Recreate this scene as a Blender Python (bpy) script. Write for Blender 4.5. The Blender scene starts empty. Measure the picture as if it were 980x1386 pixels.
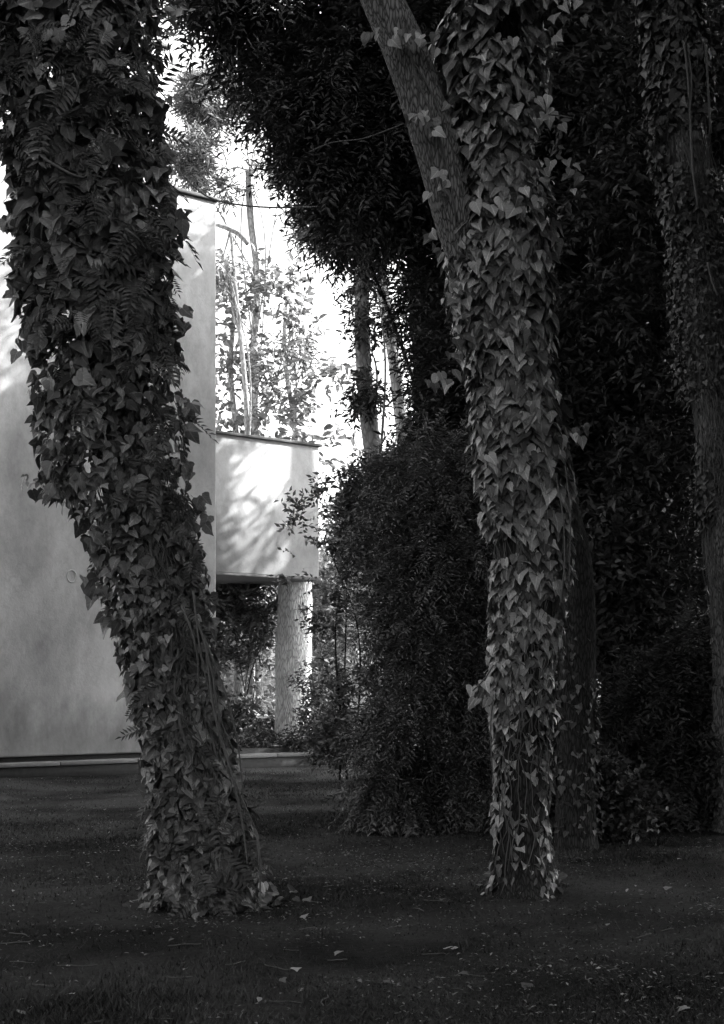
import bpy, math, random
import numpy as np
from mathutils import Vector, Matrix

random.seed(7)
rng = np.random.default_rng(7)
SC = bpy.context.scene
COL = SC.collection

# ------------------------------------------------------------------ camera, sky, sun, exposure
F, HZ, EYE = 1900.0, 925.0, 1.5           # focal length and horizon row for a 980 x 1386 frame
cam = bpy.data.cameras.new('camera')
camo = bpy.data.objects.new('camera', cam)
COL.objects.link(camo)
camo.location = (0, 0, EYE)
camo.rotation_euler = (math.radians(90), 0, 0)
cam.sensor_fit = 'VERTICAL'
cam.sensor_height = 24.0
cam.lens = F / 1386 * 24.0
cam.shift_y = (HZ - 693) / 1386
cam.clip_start = 0.1
cam.clip_end = 3000
SC.camera = camo

SUN_DIR = Vector((0.85, 0.12, 0.66)).normalized()      # from the scene towards the sun
SUN_EL = math.asin(SUN_DIR.z)
SUN_AZ = math.atan2(SUN_DIR.x, SUN_DIR.y)
w = bpy.data.worlds.new('World')
SC.world = w
w.use_nodes = True
wt = w.node_tree
sky = wt.nodes.new('ShaderNodeTexSky')
sky.sky_type = 'NISHITA'
sky.sun_disc = False
sky.sun_elevation = SUN_EL
sky.sun_rotation = SUN_AZ
sky.dust_density = 4.0
sky.air_density = 1.2
bwn = wt.nodes.new('ShaderNodeRGBToBW')                  # the picture is black and white
bg = wt.nodes['Background']
bg.inputs['Strength'].default_value = 0.15
wt.links.new(sky.outputs[0], bwn.inputs[0])
wt.links.new(bwn.outputs[0], bg.inputs['Color'])

sun = bpy.data.lights.new('sun', 'SUN')
sun.energy = 2.2
sun.angle = math.radians(0.5)
suno = bpy.data.objects.new('sun', sun)
COL.objects.link(suno)
suno.rotation_euler = SUN_DIR.to_track_quat('Z', 'Y').to_euler()
suno.location = (20, -10, 40)

SC.view_settings.view_transform = 'Standard'
SC.view_settings.look = 'None'
SC.view_settings.exposure = 2.6
SC.view_settings.gamma = 1.0
SC.cycles.use_denoising = True
SC.cycles.denoising_prefilter = 'ACCURATE'
SC.cycles.max_bounces = 6
SC.cycles.diffuse_bounces = 3
SC.cycles.glossy_bounces = 2
SC.cycles.transmission_bounces = 3

# ------------------------------------------------------------------ helpers
def P(u, v, d):
    return Vector(((u - 490) / F * d, d, EYE + (HZ - v) / F * d))

def unit(a):
    return a / np.maximum(np.linalg.norm(a, axis=-1, keepdims=True), 1e-9)

def mesh_np(name, V, Fc, mat, smooth=False):
    """V (n,3); Fc a list of (m,k) int arrays."""
    me = bpy.data.meshes.new(name)
    if not isinstance(Fc, list):
        Fc = [Fc]
    V = np.asarray(V, dtype=np.float32)
    loops = np.concatenate([f.reshape(-1) for f in Fc]).astype(np.int32)
    tot = np.concatenate([np.full(len(f), f.shape[1]) for f in Fc]).astype(np.int32)
    start = np.concatenate([[0], np.cumsum(tot)[:-1]]).astype(np.int32)
    me.vertices.add(len(V)); me.vertices.foreach_set('co', V.reshape(-1))
    me.loops.add(len(loops)); me.loops.foreach_set('vertex_index', loops)
    me.polygons.add(len(tot)); me.polygons.foreach_set('loop_start', start)
    me.polygons.foreach_set('loop_total', tot)
    if smooth:
        me.polygons.foreach_set('use_smooth', np.ones(len(tot), dtype=bool))
    me.update(calc_edges=True)
    me.materials.append(mat)
    return me

def obj(name, me, parent=None, loc=(0, 0, 0)):
    o = bpy.data.objects.new(name, me)
    COL.objects.link(o)
    o.location = loc
    if parent is not None:
        o.parent = parent
    return o

def tag(o, label=None, cat=None, group=None, kind=None):
    if label: o['label'] = label
    if cat: o['category'] = cat
    if group: o['group'] = group
    if kind: o['kind'] = kind
    return o

def empty(name, loc, label=None, cat=None, group=None):
    o = bpy.data.objects.new(name, None)
    COL.objects.link(o)
    o.location = loc
    o.empty_display_size = 0.2
    return tag(o, label, cat, group)

class Soup:
    """gathers vertices and faces of several shapes for ONE mesh object"""
    def __init__(s): s.V = []; s.F = {}; s.n = 0
    def add(s, V, Fc):
        V = np.asarray(V, dtype=np.float64).reshape(-1, 3)
        if not isinstance(Fc, list): Fc = [Fc]
        for f in Fc:
            f = np.asarray(f)
            s.F.setdefault(f.shape[1], []).append(f + s.n)
        s.V.append(V); s.n += len(V)
    def build(s, name, mat, parent=None, smooth=False):
        V = np.concatenate(s.V)
        base = np.array(parent.location) if parent is not None else np.zeros(3)
        if parent is not None and parent.parent is not None:
            base = base + np.array(parent.parent.location)
        me = mesh_np(name, V - base, [np.concatenate(f) for f in s.F.values()], mat, smooth)
        return obj(name, me, parent)

def set_xy(me, XY):
    a = me.attributes.new('leafxy', 'FLOAT_VECTOR', 'POINT')
    XY = np.concatenate([np.asarray(XY)[:, :2], np.zeros((len(XY), 1))], 1).astype(np.float32)
    a.data.foreach_set('vector', XY.reshape(-1)); return me

def snoise(p, seed=0, f=1.0):
    """cheap smooth noise made of sines, about -1..1"""
    r = np.random.default_rng(1000 + seed)
    out = np.zeros(len(p))
    for k in range(7):
        d = r.normal(size=3); d = d / np.linalg.norm(d) * f * r.uniform(0.6, 2.2)
        out += np.sin(p @ d + r.uniform(0, 6.28))
    return out / 3.2

def tube(pts, rad, seg=8, lump=0.0, seed=0, cap=True, squash=None):
    pts = np.asarray(pts, dtype=float); n = len(pts)
    rad = np.broadcast_to(np.asarray(rad, dtype=float), (n,))
    T = np.gradient(pts, axis=0); T = unit(T)
    ref = np.array([0.0, 1.0, 0.0]) if abs(T[0][1]) < 0.9 else np.array([1.0, 0, 0])
    A = unit(np.cross(T, ref)); B = unit(np.cross(T, A))
    th = np.linspace(0, 2 * math.pi, seg, endpoint=False)
    ring = (A[:, None, :] * np.cos(th)[None, :, None] + B[:, None, :] * np.sin(th)[None, :, None])
    V = pts[:, None, :] + ring * rad[:, None, None]
    if lump:
        flat = V.reshape(-1, 3)
        k = snoise(flat * np.array([1, 1, 0.35]), seed, 7.0) * lump + snoise(flat * np.array([1, 1, 0.25]), seed + 5, 26.0) * lump * 0.45
        V = (pts[:, None, :] + ring * (rad[:, None] * (1 + k.reshape(n, seg)))[:, :, None])
    V = V.reshape(-1, 3)
    i = np.arange(n - 1)[:, None] * seg; j = np.arange(seg)[None, :]; j2 = (j + 1) % seg
    Fq = np.stack([i + j, i + j2, i + seg + j2, i + seg + j], -1).reshape(-1, 4)
    Fs = [Fq]
    if cap:
        V = np.concatenate([V, pts[:1], pts[-1:]])
        c0, c1 = n * seg, n * seg + 1
        jj = np.arange(seg)
        Fs.append(np.concatenate([
            np.stack([np.full(seg, c0), (jj + 1) % seg, jj], -1),
            np.stack([np.full(seg, c1), (n - 1) * seg + jj, (n - 1) * seg + (jj + 1) % seg], -1)]))
    return V, Fs

def smooth_path(ctrl, n):
    """Catmull-Rom through rows of ctrl (any number of columns)"""
    c = np.asarray(ctrl, dtype=float)
    c = np.concatenate([[2 * c[0] - c[1]], c, [2 * c[-1] - c[-2]]])
    t = np.linspace(0, len(c) - 3 - 1e-6, n); i = t.astype(int); f = (t - i)[:, None]
    p0, p1, p2, p3 = c[i], c[i + 1], c[i + 2], c[i + 3]
    return 0.5 * (2 * p1 + (p2 - p0) * f + (2 * p0 - 5 * p1 + 4 * p2 - p3) * f ** 2 + (3 * p1 - p0 - 3 * p2 + p3) * f ** 3)

def box_prism(outline, wdir, org, back, depth):
    """extrude an (s,z) outline standing on the line org + s*wdir by depth along back"""
    o = np.array([[org[0] + wdir[0] * s, org[1] + wdir[1] * s, z] for s, z in outline])
    b = o + np.array([back[0], back[1], 0]) * depth
    return o, b

# ------------------------------------------------------------------ materials (black and white: every colour is a grey)
def new_mat(name):
    m = bpy.data.materials.new(name); m.use_nodes = True
    nt = m.node_tree; b = nt.nodes['Principled BSDF']
    return m, nt, b

def N(nt, kind, **kw):
    n = nt.nodes.new(kind)
    for k, v in kw.items():
        if k in n.inputs.keys(): n.inputs[k].default_value = v
        else: setattr(n, k, v)
    return n

def ramp(nt, src, p0, v0, p1, v1, mid=None):
    r = nt.nodes.new('ShaderNodeValToRGB')
    e = r.color_ramp.elements
    e[0].position = p0; e[0].color = (v0, v0, v0, 1)
    e[1].position = p1; e[1].color = (v1, v1, v1, 1)
    if mid:
        x = r.color_ramp.elements.new(mid[0]); x.color = (mid[1],) * 3 + (1,)
    nt.links.new(src, r.inputs[0]); return r.outputs[0]

def math_n(nt, op, a, b=None, c=None):
    n = nt.nodes.new('ShaderNodeMath'); n.operation = op
    for i, x in enumerate((a, b, c)):
        if x is None: continue
        if isinstance(x, (int, float)): n.inputs[i].default_value = x
        else: nt.links.new(x, n.inputs[i])
    return n.outputs[0]

def leaf_mat(name, lo, hi, rough=0.5, spec=0.4, trans=0.15, vein=False, pw=1.7, patch=None):
    m, nt, b = new_mat(name)
    geo = nt.nodes.new('ShaderNodeNewGeometry')
    oi = nt.nodes.new('ShaderNodeObjectInfo')
    s = math_n(nt, 'ADD', geo.outputs['Random Per Island'], oi.outputs['Random'])
    s = math_n(nt, 'FRACT', s)
    s = math_n(nt, 'POWER', s, pw)
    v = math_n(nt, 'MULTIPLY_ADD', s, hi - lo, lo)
    nz = N(nt, 'ShaderNodeTexNoise', Scale=38.0, Detail=3.0)
    tc = nt.nodes.new('ShaderNodeTexCoord')
    nt.links.new(tc.outputs['Object'], nz.inputs['Vector'])
    k = math_n(nt, 'MULTIPLY_ADD', nz.outputs[0], 0.9, 0.55)
    v = math_n(nt, 'MULTIPLY', v, k)
    if patch:                                 # drier and greener patches of turf
        pn = N(nt, 'ShaderNodeTexNoise', Scale=patch, Detail=4.0, Roughness=0.6)
        nt.links.new(tc.outputs['Object'], pn.inputs['Vector'])
        v = math_n(nt, 'MULTIPLY', v, ramp(nt, pn.outputs[0], 0.36, 0.35, 0.62, 1.0))
        v = math_n(nt, 'MULTIPLY', v, 2.0)
    if vein:                                  # pale midrib and side veins, from the leaf's own coordinates
        at = nt.nodes.new('ShaderNodeAttribute'); at.attribute_name = 'leafxy'
        sp = nt.nodes.new('ShaderNodeSeparateXYZ'); nt.links.new(at.outputs['Vector'], sp.inputs[0])
        ax = math_n(nt, 'ABSOLUTE', sp.outputs['X'])
        mid = ramp(nt, ax, 0.0, 1.0, 0.05, 0.0)
        sv = math_n(nt, 'MULTIPLY_ADD', ax, -0.9, sp.outputs['Y'])
        sv = math_n(nt, 'FRACT', math_n(nt, 'MULTIPLY', math_n(nt, 'ADD', sv, 1.0), 4.5))
        sv = ramp(nt, sv, 0.0, 0.55, 0.16, 0.0)
        vv = math_n(nt, 'ADD', mid, sv)
        v = math_n(nt, 'MULTIPLY', v, math_n(nt, 'MULTIPLY_ADD', vv, 0.75, 0.9))
        bp = N(nt, 'ShaderNodeBump', Strength=0.6, Distance=0.003); bp.invert = True
        nt.links.new(vv, bp.inputs['Height']); nt.links.new(bp.outputs[0], b.inputs['Normal'])
    nt.links.new(v, b.inputs['Base Color'])
    b.inputs['Roughness'].default_value = rough
    b.inputs['Specular IOR Level'].default_value = spec
    if trans:
        t = nt.nodes.new('ShaderNodeBsdfTranslucent')
        nt.links.new(v, t.inputs['Color'])
        mx = nt.nodes.new('ShaderNodeMixShader'); mx.inputs[0].default_value = trans
        nt.links.new(b.outputs[0], mx.inputs[1]); nt.links.new(t.outputs[0], mx.inputs[2])
        nt.links.new(mx.outputs[0], nt.nodes['Material Output'].inputs['Surface'])
    return m

def bark_mat(name, lo, hi, sxy=20.0, sz=4.0, bump=0.6, dist=0.02):
    m, nt, b = new_mat(name)
    tc = nt.nodes.new('ShaderNodeTexCoord')
    mp = nt.nodes.new('ShaderNodeMapping'); mp.inputs['Scale'].default_value = (sxy, sxy, sz)
    nt.links.new(tc.outputs['Object'], mp.inputs['Vector'])
    vo = N(nt, 'ShaderNodeTexVoronoi', Scale=3.2); vo.feature = 'DISTANCE_TO_EDGE'
    nz = N(nt, 'ShaderNodeTexNoise', Scale=2.2, Detail=6.0, Roughness=0.65)
    nz2 = N(nt, 'ShaderNodeTexNoise', Scale=1.1, Detail=3.0)
    mixv = nt.nodes.new('ShaderNodeMixRGB'); mixv.inputs[0].default_value = 0.22
    nt.links.new(mp.outputs[0], nz.inputs['Vector']); nt.links.new(tc.outputs['Object'], nz2.inputs['Vector'])
    nt.links.new(mp.outputs[0], mixv.inputs[1]); nt.links.new(nz.outputs['Color'], mixv.inputs[2])
    nt.links.new(mixv.outputs[0], vo.inputs['Vector'])
    crack = ramp(nt, vo.outputs['Distance'], 0.0, 0.0, 0.22, 1.0)
    h = math_n(nt, 'MULTIPLY', crack, math_n(nt, 'MULTIPLY_ADD', nz.outputs[0], 0.8, 0.4))
    col = math_n(nt, 'MULTIPLY_ADD', h, hi - lo, lo)
    col = math_n(nt, 'MULTIPLY', col, math_n(nt, 'MULTIPLY_ADD', nz2.outputs[0], 0.8, 0.6))
    nt.links.new(col, b.inputs['Base Color'])
    bp = N(nt, 'ShaderNodeBump', Strength=bump, Distance=dist)
    nt.links.new(h, bp.inputs['Height']); nt.links.new(bp.outputs[0], b.inputs['Normal'])
    b.inputs['Roughness'].default_value = 0.9
    b.inputs['Specular IOR Level'].default_value = 0.15
    return m

def plaster_mat(name, base, stain):
    m, nt, b = new_mat(name)
    tc = nt.nodes.new('ShaderNodeTexCoord')
    def noise(sc, scale, det=5.0, rough=0.6):
        mp = nt.nodes.new('ShaderNodeMapping'); mp.inputs['Scale'].default_value = sc
        nt.links.new(tc.outputs['Object'], mp.inputs['Vector'])
        n = N(nt, 'ShaderNodeTexNoise', Scale=scale, Detail=det, Roughness=rough)
        nt.links.new(mp.outputs[0], n.inputs['Vector']); return n.outputs[0]
    big = noise((1, 1, 0.55), 0.9)
    streak = noise((1.3, 1.3, 0.3), 0.9)
    fine = noise((1, 1, 1), 22.0, 6.0, 0.7)
    a = ramp(nt, big, 0.35, stain, 0.62, 1.0)
    s = ramp(nt, streak, 0.30, 0.84, 0.6, 1.0)
    f = math_n(nt, 'MULTIPLY_ADD', fine, 0.22, 0.89)
    crk = N(nt, 'ShaderNodeTexVoronoi', Scale=0.8); crk.feature = 'DISTANCE_TO_EDGE'
    wob = N(nt, 'ShaderNodeTexNoise', Scale=3.0, Detail=5.0)
    nt.links.new(tc.outputs['Object'], wob.inputs['Vector'])
    wm = nt.nodes.new('ShaderNodeMixRGB'); wm.inputs[0].default_value = 0.35
    nt.links.new(tc.outputs['Object'], wm.inputs[1]); nt.links.new(wob.outputs['Color'], wm.inputs[2]); nt.links.new(wm.outputs[0], crk.inputs['Vector'])
    crack = ramp(nt, crk.outputs['Distance'], 0.0, 0.9, 0.005, 1.0)
    grit = ramp(nt, noise((1, 1, 0.6), 7.0, 8.0, 0.75), 0.38, 0.86, 0.55, 1.0)
    f = math_n(nt, 'MULTIPLY', math_n(nt, 'MULTIPLY', f, crack), grit)
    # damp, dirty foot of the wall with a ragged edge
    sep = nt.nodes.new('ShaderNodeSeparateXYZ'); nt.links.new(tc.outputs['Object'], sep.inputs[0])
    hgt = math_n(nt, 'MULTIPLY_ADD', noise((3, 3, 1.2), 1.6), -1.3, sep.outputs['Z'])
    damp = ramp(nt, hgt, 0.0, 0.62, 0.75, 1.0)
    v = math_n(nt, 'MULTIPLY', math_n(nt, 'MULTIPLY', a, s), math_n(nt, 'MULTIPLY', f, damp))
    v = math_n(nt, 'MULTIPLY', v, base)
    nt.links.new(v, b.inputs['Base Color'])
    b.inputs['Roughness'].default_value = 0.85
    b.inputs['Specular IOR Level'].default_value = 0.2
    bp = N(nt, 'ShaderNodeBump', Strength=0.35, Distance=0.01)
    nt.links.new(fine, bp.inputs['Height']); nt.links.new(bp.outputs[0], b.inputs['Normal'])
    return m

def plain_mat(name, v, rough=0.8, scale=14.0, var=0.5):
    m, nt, b = new_mat(name)
    tc = nt.nodes.new('ShaderNodeTexCoord')
    n = N(nt, 'ShaderNodeTexNoise', Scale=scale, Detail=6.0, Roughness=0.65)
    nt.links.new(tc.outputs['Object'], n.inputs['Vector'])
    c = math_n(nt, 'MULTIPLY', math_n(nt, 'MULTIPLY_ADD', n.outputs[0], 2 * var, 1 - var), v)
    nt.links.new(c, b.inputs['Base Color'])
    b.inputs['Roughness'].default_value = rough
    b.inputs['Specular IOR Level'].default_value = 0.2
    bp = N(nt, 'ShaderNodeBump', Strength=0.5, Distance=0.02)
    nt.links.new(n.outputs[0], bp.inputs['Height']); nt.links.new(bp.outputs[0], b.inputs['Normal'])
    return m

def ground_mat():
    m, nt, b = new_mat('grass_and_litter')
    tc = nt.nodes.new('ShaderNodeTexCoord')
    n1 = N(nt, 'ShaderNodeTexNoise', Scale=0.55, Detail=4.0)
    n2 = N(nt, 'ShaderNodeTexNoise', Scale=24.0, Detail=8.0, Roughness=0.75)
    for n in (n1, n2): nt.links.new(tc.outputs['Object'], n.inputs['Vector'])
    a = ramp(nt, n1.outputs[0], 0.38, 0.010, 0.6, 0.06)
    c = math_n(nt, 'MULTIPLY', a, math_n(nt, 'MULTIPLY_ADD', n2.outputs[0], 2.2, -0.1))
    nt.links.new(c, b.inputs['Base Color'])
    b.inputs['Roughness'].default_value = 0.95
    b.inputs['Specular IOR Level'].default_value = 0.1
    bp = N(nt, 'ShaderNodeBump', Strength=1.0, Distance=0.06)
    nt.links.new(n2.outputs[0], bp.inputs['Height']); nt.links.new(bp.outputs[0], b.inputs['Normal'])
    return m

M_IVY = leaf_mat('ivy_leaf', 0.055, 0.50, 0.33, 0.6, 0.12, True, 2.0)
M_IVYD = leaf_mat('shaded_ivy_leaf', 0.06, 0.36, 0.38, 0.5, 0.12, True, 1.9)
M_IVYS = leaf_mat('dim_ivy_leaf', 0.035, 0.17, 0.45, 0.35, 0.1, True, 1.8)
M_FROND = leaf_mat('frond_leaf', 0.05, 0.12, 0.55, 0.3, 0.25)
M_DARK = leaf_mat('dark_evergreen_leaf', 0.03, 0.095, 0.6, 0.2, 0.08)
M_BUSH = leaf_mat('bush_leaf', 0.045, 0.20, 0.5, 0.35, 0.12)
M_GLOSS = leaf_mat('glossy_shrub_leaf', 0.06, 0.2, 0.3, 0.6, 0.15)
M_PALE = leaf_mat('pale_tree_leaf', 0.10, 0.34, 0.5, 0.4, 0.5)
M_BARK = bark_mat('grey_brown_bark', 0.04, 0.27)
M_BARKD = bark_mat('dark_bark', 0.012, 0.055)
M_BARKP = bark_mat('pale_pine_bark', 0.36, 0.85, 13.0, 2.4, 0.8, 0.03)
M_BARKF = bark_mat('smooth_pale_bark', 0.16, 0.34, 5.0, 2.5, 0.3)
M_STEM = plain_mat('vine_stem', 0.11, 0.8, 30.0, 0.4)
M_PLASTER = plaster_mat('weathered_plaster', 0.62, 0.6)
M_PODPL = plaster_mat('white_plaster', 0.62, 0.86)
M_COPING = plain_mat('coping_stone', 0.14, 0.8, 9.0, 0.5)
M_KERB = plain_mat('pale_stone_kerb', 0.17, 0.8, 9.0, 0.4)
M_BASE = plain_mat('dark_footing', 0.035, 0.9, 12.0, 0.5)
M_GROUND = ground_mat()
M_BLADE = leaf_mat('grass_blade', 0.013, 0.05, 0.6, 0.25, 0.2, patch=0.55)
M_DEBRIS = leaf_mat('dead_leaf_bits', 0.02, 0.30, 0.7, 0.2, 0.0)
M_LITTER = leaf_mat('fallen_leaf', 0.08, 0.36, 0.6, 0.25, 0.0)

# ------------------------------------------------------------------ ground: one sheet to the horizon
def gz(x, y):
    x = np.asarray(x, dtype=float); y = np.asarray(y, dtype=float)
    p = np.stack([x, y, np.zeros_like(x)], -1).reshape(-1, 3)
    fade = np.clip((26 - p[:, 1]) / 4, 0, 1) * np.clip((40 - np.abs(p[:, 0])) / 20, 0, 1)
    h = (snoise(p, 1, 0.9) * 0.03 + snoise(p, 2, 4.0) * 0.016 + snoise(p, 4, 13.0) * 0.006) * fade
    return h.reshape(x.shape)

def make_ground():
    t = np.linspace(-1, 1, 441)
    xs = np.sinh(t * 6.2) / math.sinh(6.2) * 900
    t2 = np.linspace(0, 1, 261)
    ys = -200 + np.concatenate([[0, 120, 180], 204 + 24 * np.linspace(0, 1, 340), [230, 233, 236], [260, 320, 450, 700, 1100, 1800]])
    X, Y = np.meshgrid(xs, ys)
    Z = gz(X, Y)
    V = np.stack([X, Y, Z], -1).reshape(-1, 3)
    nx = len(xs); ny = len(ys)
    i = np.arange(ny - 1)[:, None] * nx; j = np.arange(nx - 1)[None, :]
    Fq = np.stack([i + j, i + j + 1, i + nx + j + 1, i + nx + j], -1).reshape(-1, 4)
    o = obj('ground', mesh_np('ground', V, Fq, M_GROUND, True))
    tag(o, 'dark mossy ground with thin grass under the trees', kind='structure')
make_ground()

# ------------------------------------------------------------------ the building
CX, CY = (293 - 490) / F * 24.8, 24.8
WD = np.array([0.785, 0.6195])            # along the wall, away to the right
BK = np.array([-0.6195, 0.785])           # into the building
def s_at(u, cx=CX, cy=CY):
    k = (u - 490) / F
    return (k * cy - cx) / (WD[0] - WD[1] * k)
def z_at(v, s, cy=CY):
    return EYE + (HZ - v) / F * (cy + WD[1] * s)

def extrude(outline, org, depth, s2=None):
    o, b = box_prism(outline, WD, org, BK, depth)
    n = len(outline)
    V = np.concatenate([o, b])
    Fs = [np.array([[i, i + n, (i + 1) % n + n, (i + 1) % n]]) for i in range(n)]
    Fs.append(np.array([list(range(n))])); Fs.append(np.array([list(range(2 * n - 1, n - 1, -1))]))
    return V, Fs

def block(s0, s1, z0, z1, org, b0, b1):
    o2 = (org[0] + BK[0] * b0, org[1] + BK[1] * b0)
    return extrude([(s0, z0), (s1, z0), (s1, z1), (s0, z1)], o2, b1 - b0)

def bevel(o, wd=0.02, seg=2):
    m = o.modifiers.new('bevel', 'BEVEL'); m.width = wd; m.segments = seg; m.limit_method = 'ANGLE'
    return o

house = empty('villa', (CX, CY, 0), 'pale plastered villa wall rising at the left behind the leaning ivy tree', 'building')
ORG = (CX, CY)
sT = s_at(227)
zR = z_at(273, 0)
zT = z_at(66, sT)
S = Soup(); S.add(*extrude([(-16, 0.32), (0, 0.32), (0, zR), (sT, zR), (sT, zT), (-16, zT)], ORG, 7.0))
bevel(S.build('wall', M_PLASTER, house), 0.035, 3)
S = Soup()
S.add(*block(sT + 0.002, 0.05, zR + 0.002, zR + 0.06, ORG, -0.05, 7.05))
bevel(S.build('coping', M_COPING, house), 0.01)
S = Soup()
S.add(*block(-16.05, sT + 0.05, zT + 0.002, zT + 0.06, ORG, -0.05, 7.05))
bevel(S.build('coping', M_COPING, house), 0.01)
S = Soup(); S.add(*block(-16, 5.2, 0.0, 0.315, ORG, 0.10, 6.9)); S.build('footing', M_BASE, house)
S = Soup(); S.add(*block(-16, 5.4, -0.05, 0.17, ORG, -0.22, 0.09)); S.build('kerb_face', M_BASE, house)  # near-black colour stands in for shade on the kerb's front
for k in range(15):                         # kerb stones
    a = -15.9 + k * 1.42
    S = Soup(); S.add(*block(a, a + 1.405, 0.172, 0.235, ORG, -0.26, 0.085))
    bevel(S.build('kerb_stone', M_KERB, house), 0.012)
# raised bed to the right, level with the kerb
S = Soup(); S.add(*block(0.02, 9.0, -0.05, 0.22, ORG, 0.11, 7.0)); S.build('planting_bed', M_GROUND, house)
# round mark of an old fitting on the wall
sM = s_at(97); zM = z_at(780, sM)
S = Soup()
th = np.linspace(0, 2 * math.pi, 29)[:-1]
rg = np.stack([np.cos(th) * 0.085 * WD[0], np.cos(th) * 0.085 * WD[1], np.sin(th) * 0.10], -1)
c0 = np.array([CX + WD[0] * sM - BK[0] * 0.004, CY + WD[1] * sM - BK[1] * 0.004, zM])
pp = np.concatenate([rg, rg[:1], rg[1:2]]) + c0
S.add(*tube(pp, 0.010, 6, cap=False)); S.build('wall_ring', M_PLASTER, house)

# projecting white box room
RB = 1.0
org2 = (CX + BK[0] * RB, CY + BK[1] * RB)
def s2_at(u): return s_at(u, org2[0], org2[1])
sb0, sb1 = s2_at(286), s2_at(432)
zb0 = z_at(778, s2_at(293), org2[1]); zb1 = z_at(587, s2_at(293), org2[1])
pod = empty('projecting_room', (org2[0], org2[1], zb0), 'white box room projecting from the villa above a bark trunk', 'room')
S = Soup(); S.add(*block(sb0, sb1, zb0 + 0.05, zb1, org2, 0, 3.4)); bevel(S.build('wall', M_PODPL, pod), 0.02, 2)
S = Soup(); S.add(*block(sb0 - 0.0, sb1 + 0.05, zb1 + 0.002, zb1 + 0.055, org2, -0.05, 3.45)); bevel(S.build('coping', M_COPING, pod), 0.01)
S = Soup(); S.add(*block(sb0 - 0.0, sb1 + 0.02, zb0, zb0 + 0.048, org2, -0.03, 3.42)); bevel(S.build('floor_edge', M_COPING, pod), 0.01)

# ------------------------------------------------------------------ trunks
def trunk_part(name, ctrl, d, mat, parent, seg=28, rows=70, lump=0.07, seed=0, droot=None, flare=False):
    """ctrl rows: (u, v, radius_px[, depth offset])"""
    c = np.array([list(r) + [0] * (4 - len(r)) for r in ctrl], dtype=float)
    s = smooth_path(c, rows)
    pts = np.array([P(u, v, d + dd) for u, v, r, dd in s]); rad = s[:, 2] / F * d
    if flare:
        h = pts[:, 2] - pts[:, 2].min()
        rad = rad * (1 + 0.45 * np.exp(-h / 0.14))
    S = Soup(); S.add(*tube(pts, rad, seg, lump, seed))
    return S.build(name, mat, parent, True), pts, rad

def ground_pt(u, v, d):
    p = P(u, v, d); return (p.x, p.y, 0.0)

# pale pine trunk standing under the projecting room
pp_ = P(396, 1006, 28.1)
pine = empty('pine_tree', (pp_.x, pp_.y, 0.2), 'pale rough bark trunk standing beneath the white projecting room', 'tree')
trunk_part('trunk', [(398, 1030, 27), (397, 1000, 26), (397, 940, 24), (397, 880, 24.5), (399, 830, 24), (399, 780, 22), (399, 762, 22)], 28.1, M_BARKP, pine, 40, 90, 0.03, 3)

# ------------------------------------------------------------------ leaf templates
def ivy_template(kind):
    r = np.random.default_rng(50 + kind)
    shapes = [
        [(.10, -.13), (.30, -.14), (.47, .03), (.50, .22), (.36, .48), (.17, .76)],
        [(.12, -.10), (.34, -.08), (.52, .10), (.50, .26), (.28, .46), (.15, .74)],
        [(.10, -.12), (.27, -.10), (.41, .06), (.44, .26), (.34, .50), (.16, .78)],
        [(.12, -.17), (.36, -.13), (.55, .04), (.52, .26), (.34, .50), (.18, .76)],
        [(.10, -.10), (.32, -.12), (.50, .02), (.50, .26), (.33, .46), (.15, .72)],
        [(.11, -.12), (.30, -.12), (.44, .08), (.44, .26), (.33, .50), (.16, .78)],
        [(.12, -.14), (.38, -.08), (.50, .16), (.46, .32), (.30, .52), (.15, .78)],
        [(.08, -.08), (.22, -.06), (.34, .12), (.36, .30), (.28, .52), (.14, .78)],
    ][kind]
    V = [(0, 0, 0), (0, .36, 0), (0, .68, 0), (0, 1, 0)]
    for sg in (1, -1):
        k = r.uniform(.86, 1.14)
        for x, y in shapes:
            V.append((sg * x * k * r.uniform(.94, 1.06), y + r.uniform(-.03, .03), 0))
    V = np.array(V)
    fold = r.uniform(.05, .55); curl = r.uniform(.05, .45); cup = r.uniform(-.25, .3); tw = r.uniform(-.25, .25)
    x, y = V[:, 0].copy(), V[:, 1].copy()
    V[:, 2] = fold * np.abs(x) ** 1.1 - curl * y ** 2 - cup * np.abs(x) ** 2 * 2 + tw * x * y + .03 * np.sin(9 * y + 5 * x + kind)
    V[:, 0] += r.uniform(-.12, .12) * y ** 2
    Fs = []
    for s0, fl in ((4, False), (10, True)):
        tr = [(0, s0, 1), (s0, s0 + 1, 1), (s0 + 1, s0 + 2, 1), (s0 + 2, s0 + 3, 1), (s0 + 3, s0 + 4, 1), (1, s0 + 4, 2), (s0 + 4, s0 + 5, 2), (2, s0 + 5, 3)]
        for t in tr: Fs.append(t if not fl else t[::-1])
    return V, np.array(Fs)
NI = 8
IVY = [ivy_template(k) for k in range(NI)]
IVYXY = [t[0][:, :2] for t in IVY]

def leaflet(width=0.3):
    V = np.array([(0, 0, 0), (width / 2, .42, .07), (0, 1, -.12), (-width / 2, .42, .07)])
    return V, np.array([(0, 1, 2), (0, 2, 3)])

def broad_leaf(width=.42):
    V = np.array([(0, 0, 0), (width / 2, .35, .08), (width / 2.4, .7, .05), (0, 1, -.12), (-width / 2.4, .7, .05), (-width / 2, .35, .08), (0, .5, -.01)])
    return V, np.array([(6, 0, 1), (6, 1, 2), (6, 2, 3), (6, 3, 4), (6, 4, 5), (6, 5, 0)])

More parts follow.
